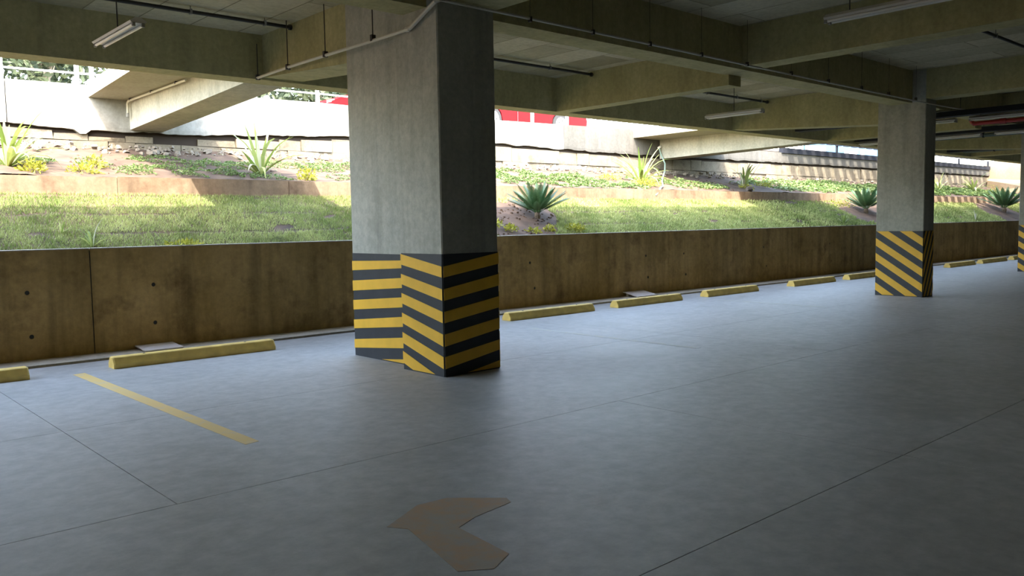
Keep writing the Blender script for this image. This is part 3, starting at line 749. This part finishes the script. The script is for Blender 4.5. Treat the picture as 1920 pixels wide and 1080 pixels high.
# lawn
def blades(n, xa, xb, hmean, wid, seed, ya=11.03, yb=12.80):
    r = np.random.default_rng(seed)
    xs_ = r.uniform(xa, xb, n*2); ys_ = r.uniform(ya, yb, n*2)
    keep = []
    for i in range(n*2):
        x, y = xs_[i], ys_[i]
        if in_soil(x, y): continue
        if nz(x*.5, y*1.6, 2.2, 9) > .55 or (abs(((y+.04*nz(x, 0, 1.5)) % .62)-.31) < .025 and nz(x, y, .9, 2) > -.05): continue
        keep.append(i)
        if len(keep) >= n: break
    k_ = np.array(keep); x, y = xs_[k_], ys_[k_]; m = len(k_)
    z = np.array([gz(a, b) for a, b in zip(x, y)])-.005
    h = hmean*r.uniform(.5, 1.35, m); a = r.uniform(0, 2*np.pi, m); w = wid*r.uniform(.6, 1.3, m)
    ln = h*r.uniform(.1, .9, m); la = r.uniform(0, 2*np.pi, m)
    p = np.stack([x, y, z], 1); sd = np.stack([np.cos(a), np.sin(a), np.zeros(m)], 1)*w[:, None]
    tip = p+np.stack([np.cos(la)*ln, np.sin(la)*ln, h], 1)
    v = np.stack([p-sd, p+sd, tip], 1).reshape(-1, 3)
    pt = np.array([.5+.55*nz(q, s, .9, 7)+.35*nz(q, s, 4, 1) for q, s in zip(x, y)])+r.normal(0, .16, m)
    return v, np.arange(m*3).reshape(-1, 3), np.repeat(np.clip(pt, 0, 1), 3)
parts = [blades(90000, 1.7, 10.5, .045, .0045, 1), blades(60000, 10.5, 20, .05, .007, 2), blades(45000, 20, 46.2, .06, .013, 3)]
vo, V_, F_, T_ = 0, [], [], []
for v, f, t in parts: V_.append(v); F_.append(f+vo); T_.append(t); vo += len(v)
tag(np_mesh('lawn', np.concatenate(V_), np.concatenate(F_), np.concatenate(T_), 'grass'), 'pale green mown grass on the lower bank above the low wall', 'grass', kind='stuff')

# creeping cover
def cover(name, patches, mat, label, seed, size=.02, dens=1500):
    r = np.random.default_rng(seed); P = []
    for (cx_, cy_, rx, ry, hh) in patches:
        n = int(rx*ry*3.1*dens)
        a = r.uniform(0, 2*np.pi, n); q = np.sqrt(r.uniform(0, 1, n))
        x = cx_+rx*q*np.cos(a); y = cy_+ry*q*np.sin(a)
        for xx, yy in zip(x, y):
            nn = nz(xx, yy, 2.6, seed)+.4*nz(xx, yy, 7, seed)
            if nn < -.12 or yy < 13.07 or yy > 15.75: continue
            P.append((xx, yy, gz(xx, yy)+hh*(.25+max(0, nn))*r.uniform(.3, 1.1)))
    P = np.array(P); n = len(P)
    a = r.normal(size=(n, 3)); a[:, 2] *= .45; a /= np.linalg.norm(a, axis=1)[:, None]
    b = np.cross(a, np.array([0, 0, 1.0])+.5*r.normal(size=(n, 3))); b /= np.linalg.norm(b, axis=1)[:, None]
    far = (1+.05*np.maximum(0, P[:, 0]-6))[:, None]
    s = size*r.uniform(.6, 1.5, n)[:, None]*far
    v = np.stack([P-a*s, P+b*s*.5, P+a*s, P-b*s*.5], 1).reshape(-1, 3)
    tag(np_mesh(name, v, np.arange(n*4).reshape(-1, 4), np.repeat(np.clip(r.normal(.5, .28, n), 0, 1), 4), mat), label, 'ground cover', kind='stuff')
cover('ground_cover', [(4.55, 13.75, .5, .55, .10), (5.15, 13.9, .35, .4, .10), (4.1, 14.3, .4, .4, .06), (5.6, 13.35, .8, .2, .08), (6.0, 14.2, .55, .8, .10), (5.2, 14.9, .5, .4, .06), (6.6, 13.3, .6, .18, .1), (8.6, 14.5, .9, .8, .09), (9.3, 14.0, .7, .5, .08),
      (8.0, 13.5, .3, .2, .08), (7.2, 14.8, .8, .4, .05), (2.0, 14.2, 1.5, .6, .07), (13.3, 14.2, 1.9, 1.0, .11), (15.0, 13.9, 1.1, .8, .11), (16.2, 13.5, .8, .35, .09), (11.5, 14.5, 1.5, .9, .09)],
      'cover', 'green creeping ground cover in loose patches on the upper bed, left of and behind the double column', 11)
cover('ground_cover', [(19.3, 13.9, 1.4, .7, .10), (18.2, 14.6, .8, .5, .06), (25.5, 14.3, 2.6, 1.15, .14), (29.5, 14.3, 3.5, 1.2, .14), (34, 14.2, 3, 1.1, .13), (39.5, 14.3, 3.3, 1.1, .12), (43.5, 14.2, 2, .8, .1)],
      'cover', 'green creeping ground cover spread thickly on the upper bed beyond the hose', 12, size=.022, dens=650)

def leaf_cloud(cx_, cy_, r_, h_, n, seed, size=.035):
    r = np.random.default_rng(seed)
    d = r.normal(size=(n, 3)); d /= np.linalg.norm(d, axis=1)[:, None]; d[:, 2] = np.abs(d[:, 2])
    p = d*r.uniform(.35, 1, n)[:, None]*np.array([r_, r_, h_])
    a = d+.6*r.normal(size=(n, 3)); a /= np.linalg.norm(a, axis=1)[:, None]
    b = np.cross(a, r.normal(size=(n, 3))); b /= np.linalg.norm(b, axis=1)[:, None]
    s = size*r.uniform(.6, 1.4, n)[:, None]
    v = np.stack([p, p+a*s+b*s*.4, p+a*2*s, p+a*s-b*s*.4], 1).reshape(-1, 3)
    return v, np.arange(n*4).reshape(-1, 4), np.repeat(r.uniform(0, 1, n), 4)
def shrub(x, y, r_, h_, n, seed, label, size=.03, mat='cover_yellow'):
    t = root('yellow_shrub', (x, y, gz(x, y)-.01), label, 'shrub', 'low yellow shrubs on the bank')
    v, f, tt = leaf_cloud(0, 0, r_, h_, n, seed, size)
    o = np_mesh('foliage', v, f, tt, mat, t); o['kind'] = 'stuff'
    m = MB(); rs = random.Random(seed)
    for k in range(5):
        a = rs.uniform(0, 6.3); m.tube([(0, 0, -.02), (.4*r_*math.cos(a), .4*r_*math.sin(a), h_*.6)], [.006, .003], 5)
    m.build('stem', 'bark', t)
for a in [(2.95, 13.28, .20, .17, 260, 1, 'bright yellow shrub at the foot of the big strap-leaved clump at the left edge'),
          (2.35, 13.5, .22, .2, 240, 2, 'yellow shrub cut by the left edge beside the strap-leaved clump'),
          (3.66, 13.5, .26, .15, 240, 3, 'low spreading yellow shrub right of the left-edge clump'),
          (3.95, 13.9, .18, .2, 160, 4, 'upright yellow shrub behind the low spreading one at the left'),
          (7.25, 13.35, .17, .22, 260, 5, 'lone bright yellow shrub on bare soil, nearest left of the double column'),
          (16.85, 13.6, .45, .2, 500, 6, 'broad yellow shrub in front of the strap-leaved plant near the hose'),
          (16.4, 14.4, .35, .18, 260, 7, 'yellow shrub behind the strap-leaved plant near the hose'),
          (22.9, 13.9, .35, .15, 220, 8, 'yellow shrub right of the strap-leaved plant near the second column'),
          (21.6, 13.7, .25, .14, 160, 9, 'small yellow shrub below the strap-leaved plant near the second column'),
          (10.15, 11.28, .14, .11, 120, 10, 'small yellow shrub left of the front of the big cycad'),
          (10.62, 11.20, .16, .09, 110, 11, 'small pale yellow shrub directly in front of the big cycad'),
          (11.08, 11.22, .10, .13, 90, 12, 'tiny upright yellow shrub right of the front of the big cycad'),
          (9.9, 11.5, .22, .14, 160, 13, 'yellow shrub against the double column beside the big cycad'),
          (11.75, 11.22, .22, .13, 260, 14, 'bright green-yellow tuft where the lawn begins, right of the big cycad'),
          (24.6, 12.4, .5, .22, 260, 15, 'yellow shrub left of the cycad beside the second column'),
          (9.3, 11.1, .2, .09, 120, 16, 'low yellow tuft on the wall edge beside the double column'),
          (4.2, 11.1, .28, .05, 160, 17, 'low yellow tuft on the wall edge left of the double column'),
          (44.0, 14.3, .6, .35, 240, 18, 'yellow-green shrub on the far right of the upper bed')]: shrub(*a)

def strap_plant(x, y, s, nleaf, seed, label, white=.35, spread=.55):
    t = root('strap_leaf_plant', (x, y, gz(x, y)-.01), label, 'plant', 'strap-leaved plants on the bank')
    rs = random.Random(seed)
    for k in range(nleaf):
        a = rs.uniform(0, 2*math.pi); L = s*rs.uniform(.6, 1.1); el = rs.uniform(.9, 1.5) if rs.random() < spread else rs.uniform(.45, .9)
        droop = rs.uniform(.1, .8); pts, ws = [], []
        p = Vector((.04*s*math.cos(a), .04*s*math.sin(a), 0)); e = el
        for i in range(7):
            pts.append(p.copy()); ws.append(s*.030*(1-(i/6)**2*.92)*(.7+.6*min(1, i/2)))
            p = p+Vector((math.cos(a)*math.cos(e), math.sin(a)*math.cos(e), math.sin(e)))*(L/6); e -= droop*.3*(1+i*.25)
        side = Vector((-math.sin(a), math.cos(a), rs.uniform(-.3, .3)))
        MB().ribbon(pts, ws, side, rs.random()).build('leaf', 'strap_white' if rs.random() < white else 'strap', t)
for a in [(2.75, 13.75, .95, 30, 1, 'big strap-leaved clump at the left edge of the upper bed', .35),
          (6.55, 13.70, .98, 22, 2, 'tall strap-leaved plant with whitish leaves, left of the double column', .5),
          (3.08, 11.12, .36, 9, 3, 'small strap-leaved plant at the wall edge in the left lawn', .1),
          (2.85, 11.55, .30, 5, 4, 'pale wisp of leaves on the left lawn behind the small strap-leaved plant', .6),
          (17.3, 14.1, 1.05, 26, 5, 'strap-leaved plant with thin upright leaves beside the hose', .35),
          (22.0, 14.0, .95, 18, 6, 'strap-leaved plant left of the second column on the upper bed', .35),
          (17.0, 11.12, .34, 6, 7, 'small strap-leaved plant at the wall edge between the columns', .3),
          (22.7, 11.25, .42, 9, 8, 'small strap-leaved plant at the wall edge near the second column', .2),
          (32.5, 11.2, .55, 9, 9, 'small strap-leaved plant at the wall edge right of the second column', .3),
          (42.0, 14.6, 1.2, 16, 10, 'strap-leaved plant at the far right by the wing wall', .4),
          (37.2, 14.3, .9, 12, 11, 'strap-leaved plant beside the right face of the second column', .3)]: strap_plant(*a[:3], int(a[3]*1.3), *a[4:6], a[6]*.6)

def cycad(x, y, s, n, seed, label):
    t = root('cycad', (x, y, gz(x, y)-.01), label, 'cycad', 'cycads on the bank')
    rs = random.Random(seed)
    m = MB(); m.tube([(0, 0, -.03), (0, 0, .06*s), (0, 0, .13*s)], [.05*s, .065*s, .045*s], 10).build('trunk', 'bark', t)
    for k in range(n):
        a = k*2.399963+rs.uniform(-.15, .15); f = (k+.5)/n
        e = 1.45-.95*f**.8+rs.uniform(-.07, .07); L = s*(.62+.10*f)*rs.uniform(.92, 1.05)
        m = MB(); p = Vector((.03*s*math.cos(a), .03*s*math.sin(a), .11*s)); N = 18; pts = []
        dirs = []
        for i in range(N+1):
            pts.append(p.copy()); d = Vector((math.cos(a)*math.cos(e), math.sin(a)*math.cos(e), math.sin(e))); dirs.append(d)
            p = p+d*(L/N); e -= .018
        m.tube(pts[::3], [.006*s*(1-.8*i/len(pts[::3])) for i in range(len(pts[::3]))], 5, tint=.6)
        side = Vector((-math.sin(a), math.cos(a), 0)); tn = rs.random()
        for i in range(3, N+1):
            u = i/N; ll = s*.135*math.sin(math.pi*min(1, .18+u*.80))**.6*(1 if u < .93 else .7)
            upv = dirs[i].cross(side)*-1
            for sg_ in (-1, 1):
                for half in (0, .5):
                    q = pts[i]+dirs[i]*(L/N*half)
                    dv = (side*sg_*.62+dirs[i]*.75+upv*.22).normalized()
                    w = dirs[i]*(.0085*s)
                    m.add([q-w, q+w, q+dv*ll*.6+w*.9, q+dv*ll, q+dv*ll*.6-w*.9], [(0, 1, 2, 3, 4)], min(1, max(0, tn*.5+rs.uniform(0, .5))))
        m.build('frond', 'cycad', t)
cycad(11.35, 11.82, .98, 34, 1, 'big dark green cycad on a bare mound right of the double column')
cycad(25.55, 11.95, 1.15, 30, 2, 'dark green cycad partly hidden by the left face of the second column')
cycad(37.6, 11.9, 1.45, 30, 3, 'dark green cycad at the right edge of the lower bank')

# litter and stones on the bank
pot = root('nursery_bag', (21.1, 13.25, gz(21.1, 13.25)), 'small dark plastic planting bag lying by the kerb below the bridge', 'bag')
m = MB(); m.tube([(-.14, 0, .06), (0, 0, .09), (.16, .03, .05)], [.05, .08, .04], 8).build('bag_body', 'litter', pot)
m = MB()
for i in range(420):
    if i < 260: x, y = rr.uniform(9.6, 12.6), rr.uniform(11.05, 12.7)
    else: x, y = rr.uniform(2, 22), rr.uniform(13.1, 15.3)
    if i < 260 and not in_soil(x, y): continue
    s = rr.uniform(.008, .028); z = gz(x, y)+s*.2
    pts = [Vector((dx*s*rr.uniform(.6, 1.3), dy*s*rr.uniform(.6, 1.3), dz*s*rr.uniform(.4, .9)))+Vector((x, y, z)) for dx, dy, dz in
           [(-1,-1,-1),(1,-1,-1),(1,1,-1),(-1,1,-1),(-.6,-.6,1),(.6,-.6,1),(.6,.6,1),(-.6,.6,1)]]
    m.hexa(pts)
tag(m.build('soil_clods', 'soil'), 'small clods of brown soil scattered on the bare patches', 'soil', kind='stuff')
